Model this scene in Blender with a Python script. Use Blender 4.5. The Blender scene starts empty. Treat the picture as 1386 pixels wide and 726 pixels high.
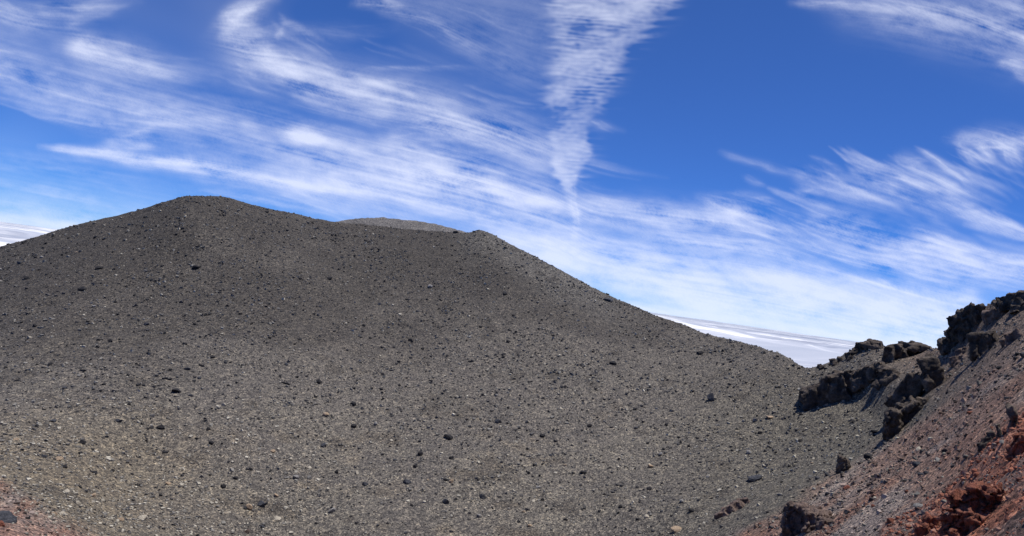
import bpy, bmesh, math, random
import numpy as np
from mathutils import Vector, Matrix

rng = np.random.default_rng(7)
random.seed(7)
C = bpy.context.scene.collection
SC = bpy.context.scene
R = math.radians

# ------------------------------------------------------------------ camera, world, sun, exposure
F_PX, CX, CY = 990.0, 693.0, 363.0          # focal length in photograph pixels, image centre
ROLL, PITCH = R(8.0), math.atan(30.0 * math.cos(R(8.0)) / F_PX)
FWD = np.array([0, math.cos(PITCH), math.sin(PITCH)])
UP0 = np.array([0, -math.sin(PITCH), math.cos(PITCH)])
X0 = np.array([1.0, 0, 0])
RT = math.cos(ROLL) * X0 + math.sin(ROLL) * UP0
UP = -math.sin(ROLL) * X0 + math.cos(ROLL) * UP0

cam_d = bpy.data.cameras.new('camera')
cam = bpy.data.objects.new('camera', cam_d)
C.objects.link(cam)
cam_d.sensor_width = 36.0
cam_d.lens = 36.0 * F_PX / 1386.0
cam_d.clip_start = 0.1
cam_d.clip_end = 600000.0
cam.matrix_world = Matrix(((RT[0], UP[0], -FWD[0], 0), (RT[1], UP[1], -FWD[1], 0), (RT[2], UP[2], -FWD[2], 0), (0, 0, 0, 1)))
SC.camera = cam

SUN_EL, SUN_AZ = R(74), R(72)               # azimuth clockwise from the view direction
sun_dir = Vector((math.sin(SUN_AZ) * math.cos(SUN_EL), math.cos(SUN_AZ) * math.cos(SUN_EL), math.sin(SUN_EL)))
world = bpy.data.worlds.new('World')
SC.world = world
world.use_nodes = True
wn = world.node_tree
wn.nodes.clear()
w_out = wn.nodes.new('ShaderNodeOutputWorld')
w_bg = wn.nodes.new('ShaderNodeBackground')
w_sky = wn.nodes.new('ShaderNodeTexSky')
w_sky.sky_type = 'NISHITA'
w_sky.sun_disc = False
w_sky.sun_elevation = SUN_EL
w_sky.sun_rotation = SUN_AZ
w_sky.altitude = 5000
w_sky.air_density = 1.1
w_sky.dust_density = 0.0
w_sky.ozone_density = 8.0
w_bg.inputs['Strength'].default_value = 0.10
w_tint = wn.nodes.new('ShaderNodeMix'); w_tint.data_type = 'RGBA'; w_tint.blend_type = 'MULTIPLY'
w_tint.inputs[0].default_value = 1.0
w_tint.inputs[7].default_value = (0.46, 0.79, 1.27, 1)   # deep high-altitude blue
wn.links.new(w_sky.outputs[0], w_tint.inputs[6])
wn.links.new(w_tint.outputs[2], w_bg.inputs[0])
wn.links.new(w_bg.outputs[0], w_out.inputs[0])

sun_l = bpy.data.lights.new('sun', 'SUN')
sun_l.energy = 4.6
sun_l.angle = R(0.53)
sun_l.color = (1.0, 0.955, 0.89)
sun_o = bpy.data.objects.new('sun', sun_l)
C.objects.link(sun_o)
sun_o.rotation_euler = (-sun_dir).to_track_quat('-Z', 'Y').to_euler()

SC.view_settings.view_transform = 'Standard'
SC.view_settings.look = 'None'
SC.view_settings.gamma = 1.0
SC.view_settings.exposure = 0.0
SC.cycles.max_bounces = 6
SC.cycles.transparent_max_bounces = 8

# ------------------------------------------------------------------ maths helpers
def pix_dir(px, py):
    px = np.asarray(px, float); py = np.asarray(py, float)
    d = FWD + ((px - CX) / F_PX)[..., None] * RT + ((CY - py) / F_PX)[..., None] * UP
    return d

def azt(px, py):
    d = pix_dir(px, py)
    return np.arctan2(d[..., 0], d[..., 1]), d[..., 2] / np.hypot(d[..., 0], d[..., 1])

def to_pix(p):
    z = p @ FWD
    z = np.where(z < 0.05, 0.05, z)
    return CX + F_PX * (p @ RT) / z, CY - F_PX * (p @ UP) / z

def hash3(ix, iy, iz, seed):
    n = (ix * 374761393 + iy * 668265263 + iz * 2147483647 + seed * 974634777) & 0xFFFFFFFF
    n = ((n ^ (n >> 13)) * 1274126177) & 0xFFFFFFFF
    n = n ^ (n >> 16)
    return (n & 0xFFFFFF) / float(0xFFFFFF)

def vnoise(p, seed=0):
    f = np.floor(p); i = f.astype(np.int64); w = p - f
    w = w * w * w * (w * (w * 6 - 15) + 10)
    x, y, z = i[:, 0], i[:, 1], i[:, 2]
    out = 0
    for dx in (0, 1):
        wx = w[:, 0] if dx else 1 - w[:, 0]
        for dy in (0, 1):
            wy = w[:, 1] if dy else 1 - w[:, 1]
            for dz in (0, 1):
                wz = w[:, 2] if dz else 1 - w[:, 2]
                out = out + hash3(x + dx, y + dy, z + dz, seed) * wx * wy * wz
    return out * 2 - 1

def fbm(p, octs=4, seed=0, gain=0.5, lac=2.03):
    a, s, t = 1.0, 0, 0
    for k in range(octs):
        s = s + a * vnoise(p * lac ** k + 17.3 * k, seed + k)
        t += a; a *= gain
    return s / t

def cellular(p, seed=0):
    """distance to the nearest and second cell point, and the nearest cell's random number"""
    i = np.floor(p).astype(np.int64); n = len(p)
    f1 = np.full(n, 9.0); f2 = np.full(n, 9.0); rid = np.zeros(n)
    for dx in (-1, 0, 1):
        for dy in (-1, 0, 1):
            for dz in (-1, 0, 1):
                x, y, z = i[:, 0] + dx, i[:, 1] + dy, i[:, 2] + dz
                d = np.sqrt((x + hash3(x, y, z, seed) - p[:, 0]) ** 2 + (y + hash3(x, y, z, seed + 1) - p[:, 1]) ** 2 + (z + hash3(x, y, z, seed + 2) - p[:, 2]) ** 2)
                k = d < f1
                f2 = np.where(k, f1, np.minimum(f2, d)); rid = np.where(k, hash3(x, y, z, seed + 3), rid); f1 = np.where(k, d, f1)
    return f1, f2, rid

def p3(x, y, z=None):
    return np.stack([x, y, np.zeros_like(x) if z is None else z], -1)

def sstep(a, b, x):
    t = np.clip((x - a) / (b - a), 0, 1)
    return t * t * (3 - 2 * t)

# ------------------------------------------------------------------ object helpers
def tag(o, label=None, cat=None, group=None, kind=None):
    if label: o['label'] = label
    if cat: o['category'] = cat
    if group: o['group'] = group
    if kind: o['kind'] = kind
    return o

def np_mesh(name, verts, faces, mat=None, col=None, smooth=False, colname='tint'):
    """faces: int array (n,3) or (n,4)"""
    m = bpy.data.meshes.new(name)
    verts = np.asarray(verts, np.float32); faces = np.asarray(faces, np.int32)
    n, k = faces.shape
    m.vertices.add(len(verts)); m.vertices.foreach_set('co', verts.ravel())
    m.loops.add(n * k); m.loops.foreach_set('vertex_index', faces.ravel())
    m.polygons.add(n)
    m.polygons.foreach_set('loop_start', np.arange(n, dtype=np.int32) * k)
    m.polygons.foreach_set('use_smooth', np.full(n, smooth, bool))
    m.update(calc_edges=True)
    if col is not None:
        a = m.attributes.new(colname, 'FLOAT_COLOR', 'POINT')
        c4 = np.ones((len(verts), 4), np.float32); c4[:, :3] = col
        a.data.foreach_set('color', c4.ravel())
    if mat: m.materials.append(mat)
    return m

def link(name, mesh, parent=None):
    o = bpy.data.objects.new(name, mesh)
    C.objects.link(o)
    if parent: o.parent = parent
    return o

def grid_faces(nu, nv):
    i = np.arange(nu - 1)[:, None] * nv + np.arange(nv - 1)[None]
    return np.stack([i, i + nv, i + nv + 1, i + 1], -1).reshape(-1, 4)

# ------------------------------------------------------------------ materials
def new_mat(name):
    m = bpy.data.materials.new(name); m.use_nodes = True
    nt = m.node_tree
    b = nt.nodes['Principled BSDF']
    b.inputs['Roughness'].default_value = 0.92
    b.inputs['Specular IOR Level'].default_value = 0.25
    return m, nt, b

def noise_node(nt, scale, detail=4, rough=0.6, vec=None):
    n = nt.nodes.new('ShaderNodeTexNoise')
    n.inputs['Scale'].default_value = scale
    n.inputs['Detail'].default_value = detail
    n.inputs['Roughness'].default_value = rough
    if vec is not None: nt.links.new(vec, n.inputs['Vector'])
    return n

def ramp(nt, fac, stops):
    r = nt.nodes.new('ShaderNodeValToRGB')
    e = r.color_ramp.elements
    while len(e) < len(stops): e.new(0.5)
    for k, (p, c) in enumerate(stops):
        e[k].position = p; e[k].color = (*c, 1) if len(c) == 3 else c
    nt.links.new(fac, r.inputs[0])
    return r

def mul(nt, a, b):
    m = nt.nodes.new('ShaderNodeMix'); m.data_type = 'RGBA'; m.blend_type = 'MULTIPLY'
    m.inputs[0].default_value = 1.0
    nt.links.new(a, m.inputs[6]); nt.links.new(b, m.inputs[7])
    return m.outputs[2]

def ground_material():
    m, nt, b = new_mat('cinder_ground')
    at = nt.nodes.new('ShaderNodeAttribute'); at.attribute_name = 'tint'
    tc = nt.nodes.new('ShaderNodeTexCoord')
    g1 = noise_node(nt, 9.5, 6, 0.78, tc.outputs['Object'])
    g2 = noise_node(nt, 1.1, 5, 0.65, tc.outputs['Object'])
    vo = nt.nodes.new('ShaderNodeTexVoronoi'); vo.inputs['Scale'].default_value = 7.5
    nt.links.new(tc.outputs['Object'], vo.inputs['Vector'])
    r1 = ramp(nt, g1.outputs[0], [(0.36, (0.34, 0.34, 0.36)), (0.5, (0.98, 0.98, 0.98)), (0.62, (1.75, 1.72, 1.66))])
    r2 = ramp(nt, g2.outputs[0], [(0.25, (0.72, 0.72, 0.75)), (0.75, (1.25, 1.23, 1.17))])
    r3 = ramp(nt, vo.outputs['Color'], [(0.2, (0.45, 0.45, 0.47)), (0.5, (1.0, 1.0, 1.0)), (0.75, (1.5, 1.47, 1.4)), (0.85, (2.3, 2.2, 2.0))])
    vb = nt.nodes.new('ShaderNodeTexVoronoi'); vb.inputs['Scale'].default_value = 3.1
    nt.links.new(tc.outputs['Object'], vb.inputs['Vector'])
    r4 = ramp(nt, vb.outputs['Color'], [(0.22, (0.68, 0.68, 0.70)), (0.42, (0.97, 0.97, 0.97)), (0.66, (1.02, 1.02, 1.01)), (0.82, (1.38, 1.35, 1.28))])
    c = mul(nt, mul(nt, mul(nt, mul(nt, r4.outputs[0], at.outputs['Color']), r1.outputs[0]), r2.outputs[0]), r3.outputs[0])
    nt.links.new(c, b.inputs['Base Color'])
    bp = nt.nodes.new('ShaderNodeBump'); bp.inputs['Strength'].default_value = 0.9; bp.inputs['Distance'].default_value = 0.12
    nt.links.new(g1.outputs[0], bp.inputs['Height'])
    nt.links.new(bp.outputs[0], b.inputs['Normal'])
    return m

def stone_material():
    m, nt, b = new_mat('loose_stone')
    at = nt.nodes.new('ShaderNodeAttribute'); at.attribute_name = 'tint'
    tc = nt.nodes.new('ShaderNodeTexCoord')
    g = noise_node(nt, 6.0, 4, 0.7, tc.outputs['Object'])
    r = ramp(nt, g.outputs[0], [(0.3, (0.65, 0.65, 0.66)), (0.7, (1.3, 1.28, 1.22))])
    nt.links.new(mul(nt, at.outputs['Color'], r.outputs[0]), b.inputs['Base Color'])
    return m

def rock_material(name, dark, mid, light, scale=1.6):
    m, nt, b = new_mat(name)
    tc = nt.nodes.new('ShaderNodeTexCoord')
    g = noise_node(nt, scale, 7, 0.68, tc.outputs['Object'])
    r = ramp(nt, g.outputs[0], [(0.3, dark), (0.5, mid), (0.72, light)])
    f = noise_node(nt, scale * 7, 5, 0.7, tc.outputs['Object'])
    rf = ramp(nt, f.outputs[0], [(0.3, (0.6, 0.6, 0.6)), (0.7, (1.35, 1.33, 1.28))])
    nt.links.new(mul(nt, r.outputs[0], rf.outputs[0]), b.inputs['Base Color'])
    bp = nt.nodes.new('ShaderNodeBump'); bp.inputs['Strength'].default_value = 0.8; bp.inputs['Distance'].default_value = 0.1
    nt.links.new(f.outputs[0], bp.inputs['Height'])
    nt.links.new(bp.outputs[0], b.inputs['Normal'])
    return m

M_GROUND = ground_material()
M_STONE = stone_material()
M_LAVA = rock_material('dark_lava', (0.022, 0.018, 0.017), (0.072, 0.058, 0.050), (0.20, 0.162, 0.135), 1.1)
M_RED = rock_material('red_cinder', (0.09, 0.032, 0.022), (0.25, 0.092, 0.06), (0.40, 0.19, 0.135), 3.0)
M_BROWN = rock_material('brown_scoria', (0.05, 0.038, 0.034), (0.145, 0.105, 0.09), (0.25, 0.19, 0.165), 1.6)
M_ROCK = {
    'black': rock_material('black_basalt', (0.014, 0.014, 0.017), (0.028, 0.027, 0.03), (0.065, 0.062, 0.06), 3),
    'blue': rock_material('blue_grey_basalt', (0.025, 0.027, 0.035), (0.06, 0.063, 0.075), (0.13, 0.135, 0.15), 3),
    'grey': rock_material('grey_lava_stone', (0.15, 0.147, 0.143), (0.28, 0.27, 0.262), (0.40, 0.39, 0.37), 3),
    'tan': rock_material('tan_stone', (0.26, 0.19, 0.125), (0.44, 0.33, 0.23), (0.56, 0.45, 0.33), 3),
    'cream': rock_material('cream_stone', (0.36, 0.32, 0.25), (0.54, 0.49, 0.40), (0.66, 0.61, 0.52), 3),
    'red': M_RED, 'brown': M_BROWN,
}

# ------------------------------------------------------------------ the mountain: one height field around the eye
# skyline of the slope and ridge: photograph pixel, distance in metres
SIL = np.array([(-260, 425, 185), (-120, 372, 182), (0, 333, 178), (60, 318, 175), (120, 300, 172), (180, 286, 170), (222, 272.5, 168),
    (247, 264.5, 168), (283, 266, 169), (314, 268, 170), (326, 273, 171), (345, 279, 172), (400, 289, 176), (430, 296, 178), (455, 300.5, 179), (540, 309.5, 181),
    (600, 313.5, 180), (632, 315, 178), (652, 311, 176), (672, 320, 174), (700, 335, 171), (760, 366, 164), (830, 404, 156), (900, 431, 147), (960, 452, 138),
    (1020, 467, 129), (1060, 480, 122), (1092, 497, 118), (1105, 495, 119), (1130, 486, 120), (1157, 470, 120), (1197, 467, 118), (1255, 468, 110),
    (1275, 474, 103), (1287, 460, 101), (1300, 449, 99), (1318, 424, 96), (1340, 409, 93), (1360, 402, 90), (1386, 396, 87), (1460, 380, 77), (1600, 350, 50), (1800, 330, 42)], float)
# ground seen below the skyline: pixel, distance
CTRL = np.array([(-200, 560, 92), (0, 450, 122), (0, 540, 92), (0, 620, 68), (0, 680, 48), (0, 726, 36), (150, 420, 126), (150, 560, 88), (150, 680, 64),
    (260, 360, 142), (300, 480, 108), (300, 600, 82), (300, 726, 62), (500, 400, 140), (500, 520, 106), (500, 640, 80), (500, 726, 66), (640, 370, 154),
    (700, 470, 122), (700, 600, 90), (700, 726, 68), (850, 470, 128), (850, 580, 97), (850, 690, 74), (960, 520, 113), (960, 620, 88), (960, 726, 62),
    (1050, 540, 106), (1050, 620, 86), (1060, 690, 60), (1120, 570, 96), (1130, 530, 104), (1150, 620, 76), (1190, 560, 92), (1200, 510, 97), (1200, 610, 68), (1130, 726, 40),
    (1200, 660, 48), (1250, 600, 58), (1200, 726, 31), (1300, 510, 74), (1300, 560, 56), (1300, 640, 36), (1300, 726, 23), (1386, 440, 72), (1386, 500, 52),
    (1386, 570, 35), (1386, 640, 24), (1386, 726, 17), (-150, 726, 36), (300, 900, 42), (700, 900, 44), (1000, 900, 32), (1386, 900, 10), (0, 900, 20), (1550, 600, 22), (1550, 450, 46), (1550, 800, 12)], float)
allc = np.vstack([SIL, CTRL])
ca, ct = azt(allc[:, 0], allc[:, 1])
cv = 1.0 / allc[:, 2]
def _tps(r2): return 0.5 * r2 * np.log(r2 + 1e-12)
N_ = len(ca)
K_ = _tps((ca[:, None] - ca) ** 2 + (ct[:, None] - ct) ** 2) + np.eye(N_) * 2e-4
P_ = np.stack([np.ones(N_), ca, ct], 1)
W_ = np.linalg.solve(np.block([[K_, P_], [P_.T, np.zeros((3, 3))]]), np.concatenate([cv, np.zeros(3)]))
def inv_r(a, t):
    sh = a.shape; a = a.ravel(); t = t.ravel()
    out = np.empty(len(a))
    for s in range(0, len(a), 20000):
        aa, tt = a[s:s + 20000], t[s:s + 20000]
        out[s:s + 20000] = _tps((aa[:, None] - ca) ** 2 + (tt[:, None] - ct) ** 2) @ W_[:N_] + W_[N_] + W_[N_ + 1] * aa + W_[N_ + 2] * tt
    return out.reshape(sh)

sa, st = azt(SIL[:, 0], SIL[:, 1])
AZ = np.concatenate([np.linspace(-180, -46, 60)[:-1], np.linspace(-46, 46, 560), np.linspace(46, 180, 60)[1:]]) * math.pi / 180
RR = np.concatenate([np.geomspace(1.0, 14, 26)[:-1], np.geomspace(14, 60, 130)[:-1], np.linspace(60, 190, 250)[:-1], np.geomspace(190, 3600, 40)])
NT = 120
H = np.zeros((len(AZ), len(RR)))
A_LIM = R(46)
for i, a in enumerate(AZ):
    ac = max(-A_LIM, min(A_LIM, a))
    ts = float(np.interp(ac, sa, st))
    tg = np.linspace(-0.62, ts, NT)
    ir = inv_r(np.full(NT, ac), tg)
    ir = np.clip(ir, 1 / 260, 1 / 5.0)
    rg = 1 / ir
    rg = np.maximum.accumulate(rg + np.arange(NT) * 1e-4)
    rs = rg[-1]; hs = ts * rs
    hh = np.interp(RR, rg, tg) * RR
    lo = RR < rg[0]
    hl = tg[0] * rg[0]
    hh[lo] = -1.65 + (hl + 1.65) * (RR[lo] / rg[0]) ** 1.0
    d = np.maximum(RR - rs, 0)
    hi = RR >= rs
    hh[hi] = hs + (ts * d - 0.55 * d * d / (d + 5.0))[hi]
    wback = sstep(R(50), R(115), np.array(abs(a))).item()
    H[i] = hh * (1 - wback) + wback * (-1.65 - 0.3 * RR)
# soften the columns a little
for _ in range(2):
    H[1:-1] = 0.25 * H[:-2] + 0.5 * H[1:-1] + 0.25 * H[2:]
GA, GR = np.meshgrid(AZ, RR, indexing='ij')
GX, GY = GR * np.sin(GA), GR * np.cos(GA)
flat = p3(GX.ravel(), GY.ravel())
pxg, pyg = to_pix(np.stack([GX.ravel(), GY.ravel(), H.ravel()], -1))
front = (GY.ravel() > 1) & (np.abs(GA.ravel()) < R(80))
pxg = np.where(front, pxg, -900); pyg = np.where(front, pyg, 900)

def below(px, py, line):
    l = np.array(line, float)
    return py - np.interp(px, l[:, 0], l[:, 1])

wob = 14 * fbm(flat * 0.22, 4, 3) + 7 * fbm(flat * 0.9, 3, 5)
BROWN_R = [(900, 900), (985, 722), (1070, 684), (1140, 640), (1200, 598), (1290, 540), (1340, 492), (1386, 462), (1600, 340)]
RED_R = [(1100, 900), (1195, 726), (1285, 672), (1318, 622), (1352, 585), (1386, 558), (1600, 440)]
CREST_R = [(900, 300), (1090, 497), (1140, 520), (1200, 520), (1270, 560), (1386, 530), (1600, 500)]
BROWN_L = [(-900, 380), (-100, 590), (0, 652), (60, 688), (120, 716), (200, 760), (500, 1100)]
RED_L = [(-900, 420), (-100, 660), (0, 686), (60, 707), (100, 722), (200, 790), (500, 1200)]
right_side = sstep(880, 1000, pxg)
left_side = 1 - sstep(350, 500, pxg)
m_brown = np.maximum(sstep(-14, 20, below(pxg, pyg, BROWN_R) + wob) * right_side, sstep(-10, 12, below(pxg, pyg, BROWN_L) + wob * 0.7) * left_side)
m_red = np.maximum(sstep(-8, 14, below(pxg, pyg, RED_R) + wob * 1.3) * right_side, sstep(-12, 18, below(pxg, pyg, RED_L) + wob * 0.6) * left_side)
m_crest = sstep(1120, 1290, pxg) * sstep(40, -60, below(pxg, pyg, CREST_R) + wob)
# streaks of scree running down the right-hand slope
sc_u = (pxg * 0.80 - pyg * 0.60); sc_v = (pxg * 0.60 + pyg * 0.80)
streak = fbm(p3(sc_u / 170, sc_v / 15), 4, 21)
m_brown_s = np.clip(m_brown, 0, 1)
m_warm = sstep(-130, 30, below(pxg, pyg, RED_R) + wob * 2) * right_side
# relief
rel = 0.35 * fbm(flat * 0.11, 3, 31) + 0.16 * fbm(flat * 0.5, 3, 32) + 0.10 * fbm(flat * 1.7, 3, 33)
lump = np.clip(fbm(flat * 0.45, 3, 41), -0.2, 1) * 0.9 + 0.35 * np.clip(fbm(flat * 1.6, 3, 42), -0.3, 1)
near_fade = sstep(300, 200, GR.ravel()) * sstep(3, 10, GR.ravel())
rel = rel * (0.35 + 0.65 * sstep(20, 90, GR.ravel()))
rel = rel + m_red * right_side * lump * 0.65 + m_brown_s * right_side * 0.18 * fbm(flat * 1.1, 4, 44) + m_crest * 0.3 * fbm(flat * 0.6, 4, 45)
HZ = H.ravel() + rel * near_fade
# colours of the cinder, with grazing-light shade and a sunlit flank painted in
grey = np.array([0.141, 0.130, 0.119]); olive = np.array([0.182, 0.168, 0.145]); sand = np.array([0.235, 0.20, 0.155]); charcoal_shade = np.array([0.080, 0.073, 0.068])
brown = np.array([0.222, 0.150, 0.120]); red = np.array([0.29, 0.115, 0.072]); greyscree = np.array([0.24, 0.198, 0.178]); rust = np.array([0.215, 0.115, 0.083])
def mixc(c, d, w): return c + (np.asarray(d) - c) * w[:, None]
n1 = fbm(flat * 0.05, 4, 51); n2 = fbm(flat * 0.16, 4, 52); n3 = fbm(flat * 0.35, 4, 53)
col = np.tile(grey, (len(flat), 1))
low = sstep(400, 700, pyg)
col = mixc(col, charcoal_shade, 0.75 * sstep(-0.1, 0.5, n1 + 0.3 * n2 - 0.6 * low + 0.12 + 0.55 * sstep(520, 330, pyg)))  # dark cinder patches, plus grazing-light shade painted onto the upper slope
col = mixc(col, olive, (0.2 + 0.4 * low) * sstep(-0.25, 0.55, n2 + 0.5 * n3 + 0.25 * low) * sstep(300, 420, pyg))
col = mixc(col, sand, 0.5 * sstep(0.2, 0.6, n3 + 0.5 * n1) * low)
bc = mixc(np.tile(brown, (len(flat), 1)), greyscree, sstep(0.0, 0.4, streak))
bc = mixc(bc, rust, np.maximum(sstep(0.05, 0.45, -streak) * 0.8, m_warm * sstep(-0.4, 0.2, -streak) * 0.4))
col = mixc(col, np.array([0.125, 0.117, 0.098]), 0.7 * sstep(820, 1080, pxg) * sstep(470, 590, pyg))
col = mixc(col, np.array([0.225, 0.188, 0.130]), 0.5 * sstep(420, 60, pxg) * sstep(520, 640, pyg))
col = mixc(col, np.array([0.185, 0.178, 0.168]), 0.75 * sstep(600, 650, pxg) * sstep(900, 760, pxg) * sstep(62, 6, below(pxg, pyg, SIL[:, :2]) + 0.8 * wob))  # sunlit right flank painted lighter just below the skyline
col = mixc(col, charcoal_shade * 0.8, 0.55 * sstep(0.28, 0.55, n3 + 0.4 * n2))
col = col * (0.83 - 0.22 * sstep(560, 340, pyg))[:, None]  # overall tone, with the painted shade deepened higher up
col = mixc(col, bc, m_brown_s * 0.92)
col = mixc(col, np.array([0.135, 0.098, 0.080]), m_crest * 0.7 * (1 - m_red))
col = mixc(col, red, m_red * right_side * (0.65 + 0.35 * sstep(-0.3, 0.4, n3)))
col = mixc(col, np.array([0.25, 0.150, 0.120]), m_red * left_side * (0.5 + 0.35 * sstep(-0.3, 0.4, n3)))
col = mixc(col, np.array([0.14, 0.12, 0.11]), m_red * sstep(0.15, 0.45, fbm(flat * 0.4, 3, 57)) * 0.7)
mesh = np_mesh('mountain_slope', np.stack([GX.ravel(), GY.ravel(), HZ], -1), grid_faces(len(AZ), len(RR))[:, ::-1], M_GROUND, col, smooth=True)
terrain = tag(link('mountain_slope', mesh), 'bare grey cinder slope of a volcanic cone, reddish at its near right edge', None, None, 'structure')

HZg = HZ.reshape(H.shape); COLg = col.reshape(H.shape + (3,)); REDg = (m_red * right_side).reshape(H.shape); BRg = m_brown_s.reshape(H.shape)
def lookup(a, r, arr):
    fi = np.clip(np.interp(a, AZ, np.arange(len(AZ))), 0, len(AZ) - 1.001); fj = np.clip(np.interp(r, RR, np.arange(len(RR))), 0, len(RR) - 1.001)
    i = fi.astype(int); j = fj.astype(int); u = fi - i; v = fj - j
    if arr.ndim == 3: u = u[:, None]; v = v[:, None]
    return (arr[i, j] * (1 - u) + arr[i + 1, j] * u) * (1 - v) + (arr[i, j + 1] * (1 - u) + arr[i + 1, j + 1] * u) * v
def ground_at_pixel(px, py):
    """first point where the ray through a photograph pixel meets the height field"""
    a, t = azt(px, py); a = float(a); t = float(t)
    rs = np.arange(6, 215, 0.15)
    h = lookup(np.full(len(rs), a), rs, HZg)
    k = np.nonzero(h >= t * rs)[0]
    if len(k): r = rs[k[0]]
    else: r = rs[np.argmax(h / rs)]
    z = float(lookup(np.array([a]), np.array([r]), HZg)[0])
    return np.array([r * math.sin(a), r * math.cos(a), z]), r

# ------------------------------------------------------------------ farther crest behind the slope
a0, t0 = azt(np.array([430., 455, 480, 510, 540, 580, 610, 640]), np.array([306., 300, 296, 294.5, 297, 302, 308, 318]))
fa = np.linspace(a0[0], a0[-1], 150); ft = np.interp(fa, a0, t0)
fr = np.concatenate([np.linspace(196, 236, 40), np.linspace(238, 520, 20)])
FA, FR = np.meshgrid(fa, fr, indexing='ij')
top = ft[:, None] * 236
fz = np.where(FR <= 236, top - (236 - FR) * 0.42, top - (FR - 236) * 0.5)
fp = np.stack([(FR * np.sin(FA)).ravel(), (FR * np.cos(FA)).ravel(), fz.ravel()], -1)
fp[:, 2] += 0.55 * fbm(fp * 0.35, 5, 61, 0.6)
fc = np.tile(np.array([0.125, 0.121, 0.122]), (len(fp), 1)) * (1 + 0.25 * fbm(fp * 0.3, 3, 62))[:, None]
fo = link('far_crest', np_mesh('far_crest', fp, grid_faces(len(fa), len(fr))[:, ::-1], M_GROUND, fc, smooth=True))
tag(fo, 'paler far crest showing behind the saddle of the slope', None, None, 'structure')

# ------------------------------------------------------------------ sea of cloud below the summit
def cloud_sea():
    m, nt, b = new_mat('sea_of_cloud')
    tc = nt.nodes.new('ShaderNodeTexCoord')
    mp = nt.nodes.new('ShaderNodeMapping'); mp.inputs['Scale'].default_value = (0.00006, 0.00017, 0.0003)
    nt.links.new(tc.outputs['Object'], mp.inputs[0])
    n = noise_node(nt, 1.0, 6, 0.6, mp.outputs[0])
    r = ramp(nt, n.outputs[0], [(0.36, (0.36, 0.40, 0.48)), (0.50, (0.46, 0.49, 0.56)), (0.60, (0.76, 0.77, 0.79))])
    nt.links.new(r.outputs[0], b.inputs['Base Color'])
    b.inputs['Roughness'].default_value = 1.0; b.inputs['Specular IOR Level'].default_value = 0
    az = np.linspace(R(-48), R(48), 560); rr = np.geomspace(9000, 260000, 260)
    A, D = np.meshgrid(az, rr, indexing='ij')
    x, y = (D * np.sin(A)).ravel(), (D * np.cos(A)).ravel()
    q = p3(x, y)
    z = -1000 + 430 * np.clip(1 - 2.2 * np.abs(fbm(q * 0.00010 + 0.5, 4, 71)), -0.4, 1) * sstep(120000, 30000, D.ravel()) + 70 * fbm(q * 0.0004, 3, 74) + 160 * np.clip(fbm(q * 0.00007, 3, 72), -0.2, 1)
    z += 420 * np.exp(-((A.ravel() - R(9)) / R(7)) ** 2) * np.exp(-((D.ravel() - 42000) / 16000) ** 2) * (0.7 + 0.5 * fbm(q * 0.0004, 4, 73))
    o = link('sea_of_clouds', np_mesh('sea_of_clouds', np.stack([x, y, z], -1), grid_faces(len(az), len(rr))[:, ::-1], m, smooth=True))
    tag(o, 'white sea of cloud spread out far below the summit', None, None, 'structure')
cloud_sea()

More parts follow.
